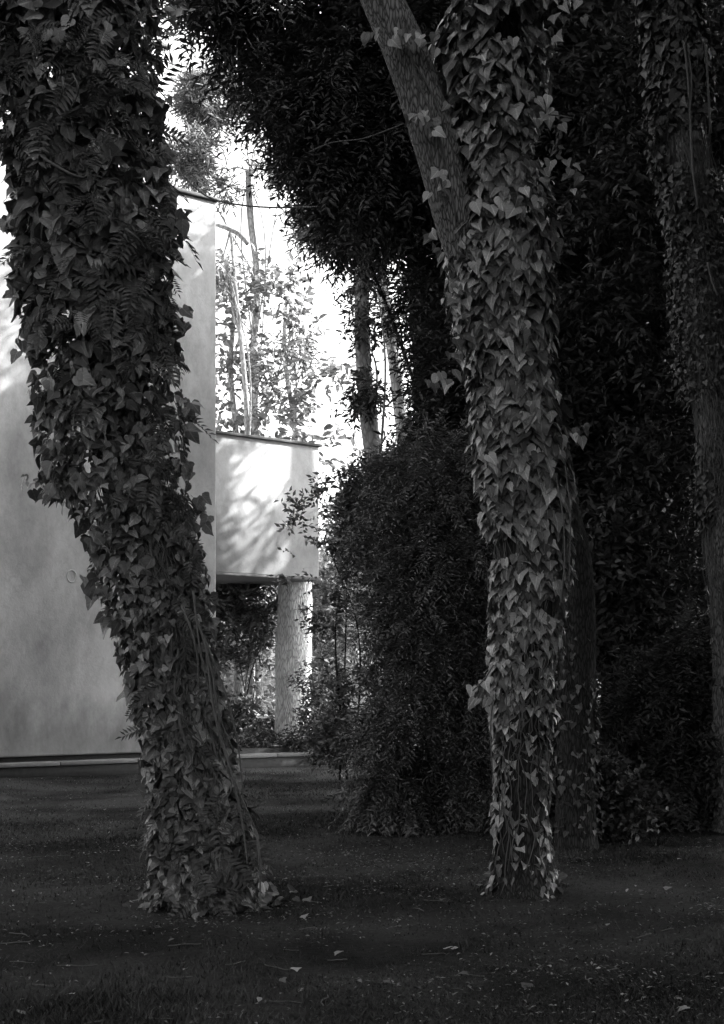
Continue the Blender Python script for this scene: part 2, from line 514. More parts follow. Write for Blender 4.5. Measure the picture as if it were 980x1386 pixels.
def frames(n, t):
    """columns x, y(tip direction), z(normal) -> (N,3,3)"""
    n = unit(n); t = t - (t * n).sum(-1, keepdims=True) * n; t = unit(t)
    x = np.cross(t, n)
    return np.stack([x, t, n], -1)

def scatter(S, tmpl, pos, R, size):
    V, Fc = tmpl
    W = np.einsum('nij,kj->nki', R, V) * np.asarray(size)[:, None, None] + pos[:, None, :]
    Fo = (Fc[None] + (np.arange(len(pos)) * len(V))[:, None, None]).reshape(-1, Fc.shape[1])
    S.add(W.reshape(-1, 3), Fo)

def frond_template(seed, pairs=8, curl=0.35):
    """pinnate leaf, length 1 along +Y"""
    r = np.random.default_rng(seed)
    S = Soup()
    t = np.linspace(0, 1, 7)
    rach = np.stack([0.03 * np.sin(t * 3), t, -curl * t ** 2], -1)
    S.add(*tube(rach, np.linspace(.012, .005, 7), 3, cap=False))
    ps, ns, ts, sz = [], [], [], []
    for k in range(pairs + 1):
        f = 0.2 + 0.78 * k / pairs
        c = np.array([0.03 * math.sin(f * 3), f, -curl * f * f])
        for sg in ((1, -1) if k < pairs else (0,)):
            a = np.array([sg * 1.0, 0.55 if sg else 1.0, -0.25 - 0.6 * curl * f + r.uniform(-.2, .15)])
            ps.append(c); ts.append(a); ns.append(np.array([sg * -.25 + r.uniform(-.2, .2), 2 * curl * f * .5, 1.0])); sz.append((0.36 - 0.14 * abs(f - .45)) * r.uniform(.85, 1.1))
    scatter(S, leaflet(.27), np.array(ps), frames(np.array(ns), np.array(ts)), np.array(sz))
    V = np.concatenate(S.V)
    return V, [np.concatenate(f) for f in S.F.values()]
FRONDS = [frond_template(1, 7, .3), frond_template(2, 8, .5), frond_template(3, 6, .15), frond_template(4, 7, .7)]

# ------------------------------------------------------------------ climbing ivy
def climbing_ivy(root, outline, d, n, size, mat, n_single=300, v_density=None, seed=0, frac=(0.62, 1.0), hole=-0.55, ivy_parts=True, mass2=0.5, rough=.38, vsize=None, tr=None, depth_scale=0.8):
    """outline rows: (v, u_left, u_right) of the leafy column"""
    r = np.random.default_rng(seed)
    base = np.array(root.location)
    o = np.array(outline, dtype=float)
    vs = r.uniform(o[0, 0], o[-1, 0], n * 3)
    if v_density is not None:
        dv, dw = np.array(v_density).T
        vs = vs[r.uniform(0, 1, len(vs)) < np.interp(vs, dv, dw)]
    uL = np.interp(vs, o[:, 0], o[:, 1]); uR = np.interp(vs, o[:, 0], o[:, 2])
    m = len(vs)
    th = r.uniform(-1.95, 1.95, m)
    hw0 = (uR - uL) / 2
    lo_ = np.full(m, frac[0])
    if tr is not None:                        # keep the leaves outside the bark
        zt = EYE + (HZ - vs) / F * d; od = np.argsort(tr[0][:, 2])
        rt = np.interp(zt, tr[0][od, 2], tr[1][od]) / d * F
        lo_ = np.clip(np.maximum(lo_, (rt * 1.04 / hw0)), 0, 1.0)
    fr = lo_ + (frac[1] - lo_) * r.uniform(0, 1, m) ** 0.8
    hw = hw0 * fr
    u = (uL + uR) / 2 + hw * np.sin(th)
    X = (u - 490) / F * d; Z = EYE + (HZ - vs) / F * d
    Y = d - hw / F * d * np.cos(th) * depth_scale
    pos = np.stack([X, Y, Z], -1)
    keep = snoise(pos, seed + 1, 3.2) + 0.6 * snoise(pos, seed + 2, 8.0) > hole - 0.5 * (1 - fr)
    pos, th, fr = pos[keep][:n], th[keep][:n], fr[keep][:n]
    m = len(pos)
    out = np.stack([np.sin(th), -np.cos(th), np.zeros(m)], -1)
    nor = out + np.array([0, 0, .6]) + r.normal(0, rough, (m, 3))
    tip = np.array([0, 0, -1.0]) + out * .35 + r.normal(0, rough, (m, 3))
    R = frames(nor, tip)
    sz = (size[0] + (size[1] - size[0]) * r.beta(1.5, 2.8, m)) * np.clip(0.9 + 0.35 * snoise(pos, seed + 9, 1.7), .6, 1.35)
    if vsize is not None:
        vv_ = HZ - (pos[:, 2] - EYE) * F / d
        sz = sz * np.interp(vv_, [q[0] for q in vsize], [q[1] for q in vsize])
    score = sz * np.clip(-R[:, 1, 2], 0.0, 1) * fr * (np.cos(th) > -0.1)
    order = np.argsort(-score)
    single = order[:n_single]; rest = order[n_single:]
    kinds = r.integers(0, NI, m)
    mats = [set_xy(mesh_np('ivy_leaf', IVY[k][0], IVY[k][1], mat, True), IVYXY[k]) for k in range(NI)]
    for i in single:
        lo = obj('leaf', mats[kinds[i]], root)
        M4 = Matrix(R[i].tolist()).to_4x4() @ Matrix.Scale(float(sz[i]), 4)
        M4.translation = Vector((pos[i] - base).tolist())
        lo.matrix_basis = M4
    S = Soup()
    xy = []
    for k in range(NI):
        q = rest[kinds[rest] == k]
        if len(q): scatter(S, IVY[k], pos[q], R[q], sz[q]); xy.append(np.tile(IVYXY[k], (len(q), 1)))
    lm_ = tag(S.build('leaf_mass', mat, root, True), kind='stuff')
    set_xy(lm_.data, np.concatenate(xy))
    return pos, R, sz

def vine_stems(root, name, pts, rad, n, r0, seed, zr=None, mat=None, joined=True, wander=0.5, off=1.04, front=True):
    """stems that climb a trunk given as a path pts with radii rad"""
    r = np.random.default_rng(seed)
    S = Soup()
    z0, z1 = zr if zr else (pts[:, 2].min(), pts[:, 2].max())
    zz = pts[:, 2]; od = np.argsort(zz)
    for k in range(n):
        a0 = r.uniform(z0, z1 - .3 * (z1 - z0)); a1 = min(z1, a0 + r.uniform(.25, .8) * (z1 - z0))
        m = max(8, int((a1 - a0) / .08)); z = np.linspace(a0, a1, m)
        th = r.uniform(-1.5, 1.5) + np.cumsum(r.normal(0, wander * .22, m)) + r.uniform(-.5, .5) * np.linspace(0, 1, m)
        cx = np.interp(z, zz[od], pts[od, 0]); cy = np.interp(z, zz[od], pts[od, 1]); rr = np.interp(z, zz[od], rad[od])
        ro = rr * (off + r.uniform(0, .12)) + .012 * np.sin(z * r.uniform(5, 12))
        p = np.stack([cx + ro * np.sin(th), cy - ro * np.cos(th), z], -1)
        q = np.linspace(1.0, .6, m) * r0 * r.uniform(.5, 1.5)
        if joined: S.add(*tube(p, q, 5, 0))
        else:
            S2 = Soup(); S2.add(*tube(p, q, 7, .1, k)); S2.build(name, mat or M_STEM, root, True)
    if joined:
        return tag(S.build(name, mat or M_STEM, root, True), kind='stuff')

# ---------- left leaning tree with ivy and a ferny climber
DL = 9.5
b_ = ground_pt(285, 1225, DL)
left_tree = empty('leaning_tree', b_, 'leaning tree at the left, its thick base wrapped in stems and ivy', 'tree')
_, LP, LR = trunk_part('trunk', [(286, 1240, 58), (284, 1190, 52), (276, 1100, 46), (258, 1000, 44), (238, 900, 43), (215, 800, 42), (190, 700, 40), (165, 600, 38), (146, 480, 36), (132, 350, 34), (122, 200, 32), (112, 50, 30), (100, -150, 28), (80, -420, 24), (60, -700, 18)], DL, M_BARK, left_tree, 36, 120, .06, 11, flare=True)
iv = empty('climbing_ivy', (b_[0], b_[1] - .3, 0), 'dark broad-leaved ivy smothering the leaning tree at the left', 'ivy')
LO = [(-60, -25, 205), (0, -18, 205), (60, -10, 198), (120, -5, 200), (190, 4, 210), (240, 24, 220), (330, 30, 224), (400, 28, 226), (440, 34, 232), (500, 52, 232), (560, 58, 242), (600, 60, 246), (660, 66, 256), (690, 105, 262), (740, 122, 272), (800, 138, 278), (860, 160, 284), (930, 176, 290), (1000, 192, 304), (1060, 205, 322), (1120, 210, 335), (1180, 210, 352), (1210, 204, 362), (1232, 196, 372)]
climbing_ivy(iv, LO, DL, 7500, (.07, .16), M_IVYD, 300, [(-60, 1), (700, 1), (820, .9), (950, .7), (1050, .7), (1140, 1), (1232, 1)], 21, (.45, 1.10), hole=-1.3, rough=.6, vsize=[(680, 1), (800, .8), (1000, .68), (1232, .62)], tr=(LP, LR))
vine_stems(iv, 'stem', LP, LR, 14, .009, 31, (0.02, 3.4), joined=False, wander=.35)
vine_stems(iv, 'rootlet', LP, LR, 70, .0035, 32, (0.02, 4.2), wander=.8, off=1.1)

wis = empty('ferny_climber', (b_[0] + .3, b_[1] - .35, 0), 'ferny compound-leaved climber hanging through the ivy of the left tree', 'climber')
def climber_fronds(root, spots, mat, sizes, seed, d, outline):
    r = np.random.default_rng(seed)
    base = np.array(root.location)
    mm = [mesh_np('frond', F_[0], F_[1], mat) for F_ in FRONDS]
    o = np.array(outline, float)
    for (u, v, n, ru, rv) in spots:
        for k in range(max(2, int(n * .85))):
            uu = u + r.normal(0, ru); vv = v + r.normal(0, rv)
            uL = np.interp(vv, o[:, 0], o[:, 1]); uR = np.interp(vv, o[:, 0], o[:, 2])
            t = np.clip((uu - (uL + uR) / 2) / ((uR - uL) / 2), -.85, 1.0)
            uu = (uL + uR) / 2 + t * (uR - uL) / 2
            yy = d - (uR - uL) / 2 / F * d * math.sqrt(max(.05, 1 - min(1, t * t))) * .85 - .06
            pos = np.array(P(uu, vv, yy))
            out = np.array([t * 1.0, -.8, 0])
            tip = out * .6 + np.array([0, 0, -.45]) + r.normal(0, .75, 3)
            nor = np.array([0, 0, .8]) + out * .8 + r.normal(0, .5, 3)
            R = frames(nor[None], tip[None])[0]
            s = r.uniform(*sizes)
            lo = obj('frond', mm[r.integers(0, 4)], root)
            M4 = Matrix(R.tolist()).to_4x4() @ Matrix.Scale(float(s), 4)
            M4.translation = Vector((pos - base).tolist())
            lo.matrix_basis = M4
climber_fronds(wis, [(60, 40, 26, 60, 45), (170, 60, 22, 45, 40), (70, 130, 24, 50, 40), (150, 120, 22, 50, 40), (40, 190, 14, 35, 20), (60, 330, 12, 40, 40), (80, 480, 10, 30, 40), (90, 620, 8, 30, 30), (230, 380, 7, 12, 40), (235, 480, 6, 10, 30), (225, 900, 6, 30, 40), (250, 1000, 6, 30, 30), (280, 1200, 12, 40, 14), (185, 190, 20, 35, 40),
                     (150, 290, 20, 60, 30), (190, 330, 12, 30, 40), (150, 400, 20, 50, 25), (200, 440, 8, 30, 20), (200, 520, 8, 30, 30), (225, 570, 9, 25, 25), (180, 560, 6, 35, 20), (235, 650, 8, 18, 40), (262, 720, 6, 12, 30), (262, 810, 6, 14, 20), (205, 680, 5, 20, 20),
                     (325, 1085, 10, 18, 14), (300, 1150, 14, 28, 14), (345, 1150, 8, 10, 18), (250, 1110, 4, 25, 20)], M_FROND, (.12, .30), 41, DL, LO)
r_ = np.random.default_rng(77)
for (u0, v0, u1, v1, sag) in [(85, 105, 78, 142, 3), (98, 100, 96, 145, 9), (60, 215, 118, 228, 18), (170, 310, 195, 335, 4), (155, 420, 145, 450, 4), (288, 900, 318, 1020, -8), (268, 840, 300, 1010, 6), (280, 880, 345, 1120, -14), (300, 1000, 335, 1170, 5), (275, 860, 330, 1100, 14), (262, 800, 296, 980, -6), (348, 1130, 352, 1220, 2), (246, 820, 268, 930, 8)]:
    t = np.linspace(0, 1, 14)
    pts = np.array([P(u0 + (u1 - u0) * q + sag * math.sin(q * 3.14) * 1.0, v0 + (v1 - v0) * q + (sag if abs(u1 - u0) > abs(v1 - v0) else 0) * math.sin(q * 3.14), DL - .62 - .04 * math.sin(q * 5)) for q in t])
    S = Soup(); S.add(*tube(pts, np.linspace(.009, .004, 14), 6, .1, 3)); S.build('stem', M_STEM, wis, True)

def ivy_tufts(root, tufts, d, mat, seed, size, per=9):
    r = np.random.default_rng(seed); bs_ = np.array(root.location)
    S = Soup(); xy = []
    for (u, v, su, sv) in tufts:
        n = int(per * (su + sv) / 22)
        for k in range(n):
            pos = np.array(P(u + r.normal(0, su * .6), v + r.normal(0, sv * .6), d + r.uniform(-.3, .1)))
            R = frames(r.normal(0, .5, 3)[None] + np.array([[0, -1, .6]]), r.normal(0, .55, 3)[None] + np.array([[0, -.2, -1]]))[0]
            q = r.integers(0, NI)
            scatter(S, IVY[q], pos[None], R[None], [r.uniform(*size)]); xy.append(IVYXY[q])
    o = tag(S.build('leaf_tufts', mat, root, True), kind='stuff'); set_xy(o.data, np.concatenate(xy))

def creeping_leaves(root, u, v, sp, n, mat, seed):
    """ivy running out over the soil round a trunk foot"""
    r = np.random.default_rng(seed); d0 = F * EYE / (v - HZ); S = Soup(); xy = []
    for k in range(n):
        a = r.uniform(0, 6.28); q = sp * (1 + abs(r.normal(0, .55)))
        x, y = (u - 490) / F * d0 + math.cos(a) * q, d0 + .05 + math.sin(a) * q
        pos = np.array([x, y, float(gz(np.array([x]), np.array([y]))[0]) + r.uniform(.02, .09)])
        R = frames(np.array([[r.normal(0, .35), r.normal(0, .35) - .25, 1.0]]), np.array([[r.normal(), r.normal(), -.2]]))[0]
        c = r.integers(0, NI); scatter(S, IVY[c], pos[None], R[None], [r.uniform(.035, .085)]); xy.append(IVYXY[c])
    o = tag(S.build('creeping_leaves', mat, root, True), kind='stuff'); set_xy(o.data, np.concatenate(xy))
creeping_leaves(iv, 285, 1225,   .36, 60, M_IVYS, 301)
ivy_tufts(iv, [(62, 445, 20, 14), (40, 470, 14, 12), (75, 655, 28, 12), (62, 668, 12, 10), (125, 730, 12, 14), (20, 390, 9, 20), (246, 300, 14, 20), (242, 420, 14, 20), (222, 220, 12, 20), (218, 150, 12, 12), (55, 560, 12, 20), (180, 920, 8, 20), (130, 790, 10, 14), (255, 560, 12, 24), (272, 690, 10, 20), (14, 300, 6, 14), (150, 840, 8, 10), (165, 700, 30, 16), (200, 735, 36, 18), (180, 765, 30, 14), (235, 790, 24, 20), (345, 1195, 14, 14), (230, 1200, 20, 14)], DL, M_IVYD, 88, (.06, .12))

# ---------- centre right forked tree with large-leaved ivy
DR = 9.9
b_ = ground_pt(706, 1205, DR)
fork = empty('forked_tree', b_, 'forked tree right of centre with one bare leaning limb', 'tree')
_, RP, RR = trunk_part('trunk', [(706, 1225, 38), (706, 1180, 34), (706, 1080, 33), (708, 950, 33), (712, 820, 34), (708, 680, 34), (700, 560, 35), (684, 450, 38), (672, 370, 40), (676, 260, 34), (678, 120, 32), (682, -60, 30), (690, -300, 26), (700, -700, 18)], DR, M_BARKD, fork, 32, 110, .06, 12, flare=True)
_, GP, GR = trunk_part('limb', [(672, 400, 30), (640, 350, 31), (614, 280, 30.5), (592, 200, 30.5), (570, 130, 30), (546, 60, 29.5), (519, 0, 29), (485, -90, 28), (430, -260, 24), (370, -500, 18)], DR - .05, M_BARK, fork, 36, 90, .05, 13)
ivr = empty('climbing_ivy', (b_[0], b_[1] - .3, 0), 'large-leaved ivy shingling the forked tree right of centre', 'ivy')
RO = [(-60, 585, 775), (0, 592, 765), (40, 598, 742), (100, 602, 736), (170, 612, 742), (240, 618, 745), (300, 602, 748), (350, 606, 746), (420, 608, 742), (470, 628, 738), (520, 640, 744), (570, 640, 758), (640, 646, 766), (700, 656, 770), (780, 666, 766), (850, 668, 758), (900, 664, 752), (960, 672, 742), (1010, 674, 738), (1080, 672, 738), (1150, 670, 742), (1190, 664, 750), (1212, 654, 758)]
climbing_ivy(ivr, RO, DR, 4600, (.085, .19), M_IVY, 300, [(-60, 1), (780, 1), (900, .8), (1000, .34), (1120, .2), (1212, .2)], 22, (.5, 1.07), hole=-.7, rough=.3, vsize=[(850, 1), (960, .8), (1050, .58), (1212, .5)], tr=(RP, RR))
creeping_leaves(ivr, 706, 1205, .22, 45, M_IVYS, 302)
vine_stems(ivr, 'rootlet', RP, RR, 60, .004, 34, (0.02, 5.5), wander=.6, off=1.1)
# ivy strands over the bare limb
r_ = np.random.default_rng(5)
mI = [set_xy(mesh_np('ivy_leaf', IVY[k][0], IVY[k][1], M_IVY, True), IVYXY[k]) for k in range(NI)]
bs = np.array(ivr.location)
for (u, v, n, su, sv) in [(520, 45, 5, 14, 5), (560, 50, 9, 16, 8), (575, 60, 5, 8, 10), (560, 165, 5, 12, 6), (590, 160, 9, 14, 9), (600, 250, 8, 8, 22), (590, 325, 6, 8, 8), (600, 512, 6, 8, 8), (612, 400, 8, 8, 14), (775, 585, 4, 8, 8), (765, 240, 8, 10, 12), (750, 155, 6, 10, 8), (760, 10, 7, 12, 12), (640, 935, 5, 14, 6), (660, 940, 6, 6, 14), (668, 640, 8, 6, 30), (610, 470, 5, 6, 10)]:
    for k in range(n):
        pos = np.array(P(u + r_.normal(0, su), v + r_.normal(0, sv), DR - .22 - r_.uniform(0, .08)))
        R = frames((np.array([r_.normal(0, .5), -1, .5 + r_.normal(0, .3)]))[None], (np.array([r_.normal(0, .5), -.2, -1]))[None])[0]
        lo = obj('leaf', mI[r_.integers(0, NI)], ivr)
        M4 = Matrix(R.tolist()).to_4x4() @ Matrix.Scale(float(r_.uniform(.05, .10)), 4)
        M4.translation = Vector((pos - bs).tolist()); lo.matrix_basis = M4
for ctrl in [[(735, -60), (700, 100), (660, 240), (640, 330)], ]:
    pass
for (path, rad0) in [([(552, 60), (566, 110), (590, 170), (606, 230), (618, 300)], .008), ([(540, 20), (556, 75), (584, 125), (602, 175)], .006), ([(560, 100), (578, 140), (596, 200), (608, 260)], .005), ([(530, 60), (560, 62), (585, 58)], .007), ([(700, 590), (712, 580), (722, 565), (728, 552)], .007), ([(752, 640), (762, 700), (764, 760), (758, 820)], .005), ([(765, 630), (772, 700), (770, 790)], .004), ([(742, 155), (760, 157), (775, 160)], .006), ([(640, 935), (655, 920), (668, 900)], .005), ([(668, 940), (664, 990), (668, 1060)], .005)]:
    s = smooth_path(np.array(path, float), 18)
    pts = np.array([P(u, v, DR - .36 if u > 625 else DR - .05 - .165) for u, v in s])
    S = Soup(); S.add(*tube(pts, rad0, 6, .1, 4)); S.build('stem', M_STEM, ivr, True)

# ---------- dim trunk close behind the forked tree
b_ = ground_pt(780, 1130, 12.6)
dim = empty('rough_barked_tree', (b_[0], 12.6, 0), 'dim rough-barked trunk just behind the forked tree, low ivy on it', 'tree')
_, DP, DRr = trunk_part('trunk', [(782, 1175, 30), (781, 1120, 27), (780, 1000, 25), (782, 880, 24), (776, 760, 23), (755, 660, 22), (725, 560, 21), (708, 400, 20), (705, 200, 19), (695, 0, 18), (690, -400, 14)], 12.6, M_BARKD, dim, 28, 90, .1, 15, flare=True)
ivd = empty('climbing_ivy', (b_[0], 12.3, 0), 'small dim ivy clothing the rough trunk behind the forked tree', 'ivy')
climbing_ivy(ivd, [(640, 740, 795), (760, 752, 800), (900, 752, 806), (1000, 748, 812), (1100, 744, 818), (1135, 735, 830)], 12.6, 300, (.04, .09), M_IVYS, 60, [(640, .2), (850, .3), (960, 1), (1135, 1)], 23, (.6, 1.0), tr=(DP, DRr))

# ---------- far right tree with small-leaved ivy
b_ = ground_pt(986, 1110, 14.2)
frt = empty('tall_slanting_tree', (b_[0], 14.2, 0), 'slanting tree at the right edge, bare bark showing between ivy', 'tree')
_, FP, FR = trunk_part('trunk', [(1002, 1130, 32), (998, 1050, 29), (992, 900, 27), (985, 750, 28), (978, 620, 30), (968, 520, 28), (956, 420, 27), (944, 300, 26), (930, 170, 25), (916, 40, 24), (900, -120, 22), (880, -400, 18)], 14.2, M_BARK, frt, 32, 100, .06, 16, flare=True)
ivf = empty('climbing_ivy', (b_[0], 13.9, 0), 'small-leaved ivy wrapping the slanting tree at the right edge', 'ivy')
FO = [(-60, 855, 945), (0, 864, 950), (100, 872, 965), (200, 876, 972), (260, 890, 978), (330, 902, 985), (400, 904, 1000), (480, 910, 1010), (540, 922, 1015), (570, 950, 1010), (600, 945, 1015), (700, 945, 1010), (740, 962, 1010), (900, 968, 1012), (1100, 966, 1020)]
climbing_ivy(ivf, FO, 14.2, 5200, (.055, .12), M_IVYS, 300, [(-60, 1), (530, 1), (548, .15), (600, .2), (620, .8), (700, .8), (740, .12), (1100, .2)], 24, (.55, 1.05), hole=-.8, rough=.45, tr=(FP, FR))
vine_stems(ivf, 'rootlet', FP, FR, 90, .005, 36, (1.0, 8.0), wander=.4, off=1.1)
for path in [[(925, 55), (930, 90), (934, 150), (938, 230), (945, 280)], [(931, 60), (936, 110), (934, 150)], [(958, 355), (964, 380), (972, 400)], [(962, 180), (958, 110), (955, 60)]]:
    s = smooth_path(np.array(path, float), 16)
    pts = np.array([P(u, v, 14.2 - .33) for u, v in s]); S = Soup(); S.add(*tube(pts, .012, 6, .1, 4)); S.build('stem', M_STEM, ivf, True)

# ------------------------------------------------------------------ crowns and bushes
def crown(root, blobs, d, n_sprays, per, leaf_len, leaf_w, mat, seed=0, droop=.3, spray_len=.5, hole=-.4, hf=1.0, tmpl=None, name='crown', shell=.5, spread=.55, nflat=.6, lumpy=.22, jit=.45):
    """blobs: (u, v, ru, rv[, depth, depth radius, weight]); sprays of small leaves fill them"""
    r = np.random.default_rng(seed)
    B = []
    for b in blobs:
        b = list(b) + [None] * (7 - len(b))
        dd = b[4] if b[4] is not None else d
        c = P(b[0], b[1], dd)
        rx, rz = b[2] / F * dd, b[3] / F * dd
        ry = b[5] if b[5] is not None else (rx + rz) / 2 * .8
        B.append((c.x, c.y, c.z, rx, ry, rz, b[6] if b[6] is not None else 1.0))
    B = np.array(B)
    wgt = (B[:, 3] * B[:, 5] + B[:, 3] * B[:, 4]) * B[:, 6]; wgt /= wgt.sum()
    k = r.choice(len(B), n_sprays, p=wgt)
    dirs = unit(r.normal(size=(n_sprays, 3)))
    rad = (shell ** 3 + (1 - shell ** 3) * r.uniform(0, 1, n_sprays)) ** (1 / 3)
    bump = 1 + lumpy * snoise(dirs * 3 + B[k, :3], seed + 3, 1.6)
    pos = B[k, :3] + dirs * B[k, 3:6] * (rad * bump)[:, None]
    keep = (snoise(pos, seed + 1, 1.6 * hf) + .7 * snoise(pos, seed + 2, 4.0 * hf) > hole) & (pos[:, 2] > .05)
    pos, dirs = pos[keep], dirs[keep]
    m = len(pos)
    sd = unit(dirs * .8 + r.normal(0, .5, (m, 3)) + np.array([0, 0, -droop]))
    side = unit(np.cross(sd, np.array([0, 0, 1.0]) + r.normal(0, .35, (m, 3))))
    up = np.cross(side, sd)
    sl = spray_len * r.uniform(.5, 1.2, m)
    f = (np.arange(per) + .5) / per
    sg = np.where(np.arange(per) % 2 == 0, 1.0, -1.0)
    p = pos[:, None] + sd[:, None] * (f[None, :, None] * sl[:, None, None]) + np.array([0, 0, -1.0]) * (droop * .35 * sl[:, None, None] * f[None, :, None] ** 2)
    t = sd[:, None] * .7 + side[:, None] * (sg * spread * 1.6)[None, :, None] + r.normal(0, .5 * jit, (m, per, 3)) + np.array([0, 0, -droop * .4])
    nn = up[:, None] * nflat + r.normal(0, jit, (m, per, 3))
    p = p.reshape(-1, 3); R = frames(nn.reshape(-1, 3), t.reshape(-1, 3))
    s = leaf_len * r.uniform(.6, 1.25, len(p))
    ok = p[:, 2] > .02
    S = Soup(); scatter(S, tmpl if tmpl is not None else leaflet(leaf_w), p[ok], R[ok], s[ok])
    return tag(S.build(name, mat, root), kind='stuff')

def twigs(root, blobs, d, n, r0, mat, seed, origin=None, name='branch'):
    r = np.random.default_rng(seed)
    for k in range(n):
        b = blobs[k % len(blobs)]
        dd = b[4] if len(b) > 4 and b[4] else d
        o = np.array(P(*origin[k % len(origin)])) if origin else np.array(P(b[0], b[1] + b[3], dd))
        e = np.array(P(b[0] + r.uniform(-.8, .8) * b[2], b[1] + r.uniform(-.8, .8) * b[3], dd))
        mid = (o + e) / 2 + r.normal(0, .08, 3) * np.linalg.norm(e - o) + np.array([0, 0, .1 * np.linalg.norm(e - o)])
        p = smooth_path(np.array([o, mid, e]), 14)
        S = Soup(); S.add(*tube(p, np.linspace(r0, r0 * .3, 14), 7, .08, k)); S.build(name, mat, root, True)

def tree(name, label, foot, ctrl, d, tmat, blobs, n, per, ll, lw, lmat, seed, nb=6, br=.05, cat='tree', **kw):
    b = P(foot, HZ, d)
    root = empty(name, (b.x, b.y, 0), label, cat)
    if ctrl: trunk_part('trunk', ctrl, d, tmat, root, 20, 60, .06, seed)
    og = [(c[0], c[1], d) for c in ctrl[2:]] if ctrl else [(foot, HZ + F * (EYE - .05) / d, d)]
    if nb: twigs(root, blobs, d, nb, br, tmat, seed + 7, og)
    crown(root, blobs, d, n, per, ll, lw, lmat, seed, **kw)
    return root

# big dark evergreen overhanging the centre
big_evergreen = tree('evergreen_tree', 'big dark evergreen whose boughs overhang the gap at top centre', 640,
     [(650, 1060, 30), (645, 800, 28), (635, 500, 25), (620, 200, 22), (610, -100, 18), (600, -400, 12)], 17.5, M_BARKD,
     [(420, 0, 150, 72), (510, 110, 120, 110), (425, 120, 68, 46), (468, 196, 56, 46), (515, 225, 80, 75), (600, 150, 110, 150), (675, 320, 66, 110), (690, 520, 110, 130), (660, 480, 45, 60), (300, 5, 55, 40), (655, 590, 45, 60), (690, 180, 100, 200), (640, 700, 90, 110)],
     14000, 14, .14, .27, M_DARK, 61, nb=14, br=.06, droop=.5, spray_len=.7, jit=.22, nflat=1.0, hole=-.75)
# (its top rises far above the frame)
# edge boughs reaching into the gap
tree('drooping_tree', 'dark feathery tree with drooping sprays right of the sky gap', 590,
     [(590, 1040, 14), (585, 800, 13), (575, 560, 12), (560, 350, 10), (555, 200, 8)], 20.5, M_BARKD,
     [(485, 280, 32, 20), (515, 312, 18, 28), (462, 322, 10, 12, None, None, .4), (585, 370, 24, 50), (612, 450, 22, 50), (628, 560, 30, 60), (615, 665, 40, 40), (572, 430, 8, 18, None, None, .3), (590, 520, 8, 20, None, None, .3)],
     3000, 13, .15, .26, M_DARK, 62, nb=10, br=.035, droop=.7, spray_len=.75, jit=.22, nflat=1.0, hole=-.35)
# dark wood on the right, one tree behind the other
R_TREES = [
    ('broad black-green tree filling the dark gap right of the forked trunk', 830, 16.5, [(800, 150, 120, 230), (830, 420, 120, 190), (800, 650, 110, 150), (850, 820, 100, 120)], 71),
    ('tall dark tree behind the slanting ivy tree at the right edge', 965, 18.5, [(960, 100, 120, 250), (980, 450, 120, 230), (930, 700, 110, 160), (980, 880, 90, 120)], 72),
    ('dark tree deepest in the wood between the two ivy trees', 760, 23.0, [(760, 60, 170, 240), (770, 420, 150, 240), (740, 700, 150, 180), (900, 560, 150, 260), (920, 200, 170, 250)], 73),
    ('dark tree in the wood behind the fork of the forked tree', 660, 22.0, [(700, 80, 120, 200), (695, 380, 70, 180), (690, 640, 70, 140), (660, 830, 90, 130)], 74),
    ('open-crowned tree at the far right behind the wood, added to dapple and shade the villa', 1030, 28.5, [(960, 300, 120, 80, 28.6, 1.3, .22), (915, 190, 190, 300, 24.4, 2.1, 1.5), (960, 560, 120, 90, 25, 1.8, 1), (1010, 570, 90, 90, 22, 1.8, 1), (915, 160, 190, 270, 26.0, 1.1, 1)], 76),  # added tree, crowns set along the sun's path to shade the villa
    ('farthest dark tree closing the wood at the right', 900, 36.0, [(820, 700, 230, 240), (960, 350, 220, 330), (800, 300, 160, 330), (900, 900, 220, 100)], 75),
]
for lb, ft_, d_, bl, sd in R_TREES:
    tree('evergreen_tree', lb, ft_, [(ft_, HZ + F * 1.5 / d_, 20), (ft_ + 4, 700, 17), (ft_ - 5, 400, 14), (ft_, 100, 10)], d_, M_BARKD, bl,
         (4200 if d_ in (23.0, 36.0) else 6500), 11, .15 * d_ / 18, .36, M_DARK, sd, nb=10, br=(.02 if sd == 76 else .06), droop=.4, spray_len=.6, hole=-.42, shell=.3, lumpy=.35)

# soft sunlit tree far behind, its foliage between the villa and the evergreen
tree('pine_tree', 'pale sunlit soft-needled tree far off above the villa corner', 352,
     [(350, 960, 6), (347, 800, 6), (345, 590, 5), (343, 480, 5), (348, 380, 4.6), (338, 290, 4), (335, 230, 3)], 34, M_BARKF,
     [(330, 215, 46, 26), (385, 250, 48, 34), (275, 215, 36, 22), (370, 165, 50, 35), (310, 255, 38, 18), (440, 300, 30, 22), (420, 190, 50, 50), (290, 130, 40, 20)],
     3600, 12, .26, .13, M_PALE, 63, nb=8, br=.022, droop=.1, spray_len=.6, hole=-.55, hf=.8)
S = Soup()
# broad-leaved magnolia behind the projecting room
mg = tree('magnolia_tree', 'sunlit broad-leaved tree behind the projecting white room', 330,
     [(322, 960, 6), (322, 760, 5), (320, 600, 4), (312, 500, 3.5), (316, 420, 3), (306, 350, 2.5)], 31, M_BARKF,
     [(330, 530, 44, 46), (400, 515, 50, 30), (370, 565, 60, 28), (325, 460, 36, 22), (330, 385, 34, 26), (375, 395, 40, 34), (435, 575, 36, 22), (445, 510, 30, 16), (405, 440, 24, 14), (310, 440, 14, 50), (455, 615, 20, 18), (300, 590, 30, 30)],
     420, 6, .21, .4, M_PALE, 64, nb=8, br=.013, droop=.1, spray_len=.5, hole=-.3, hf=1.2, tmpl=broad_leaf(.42), spread=.8)

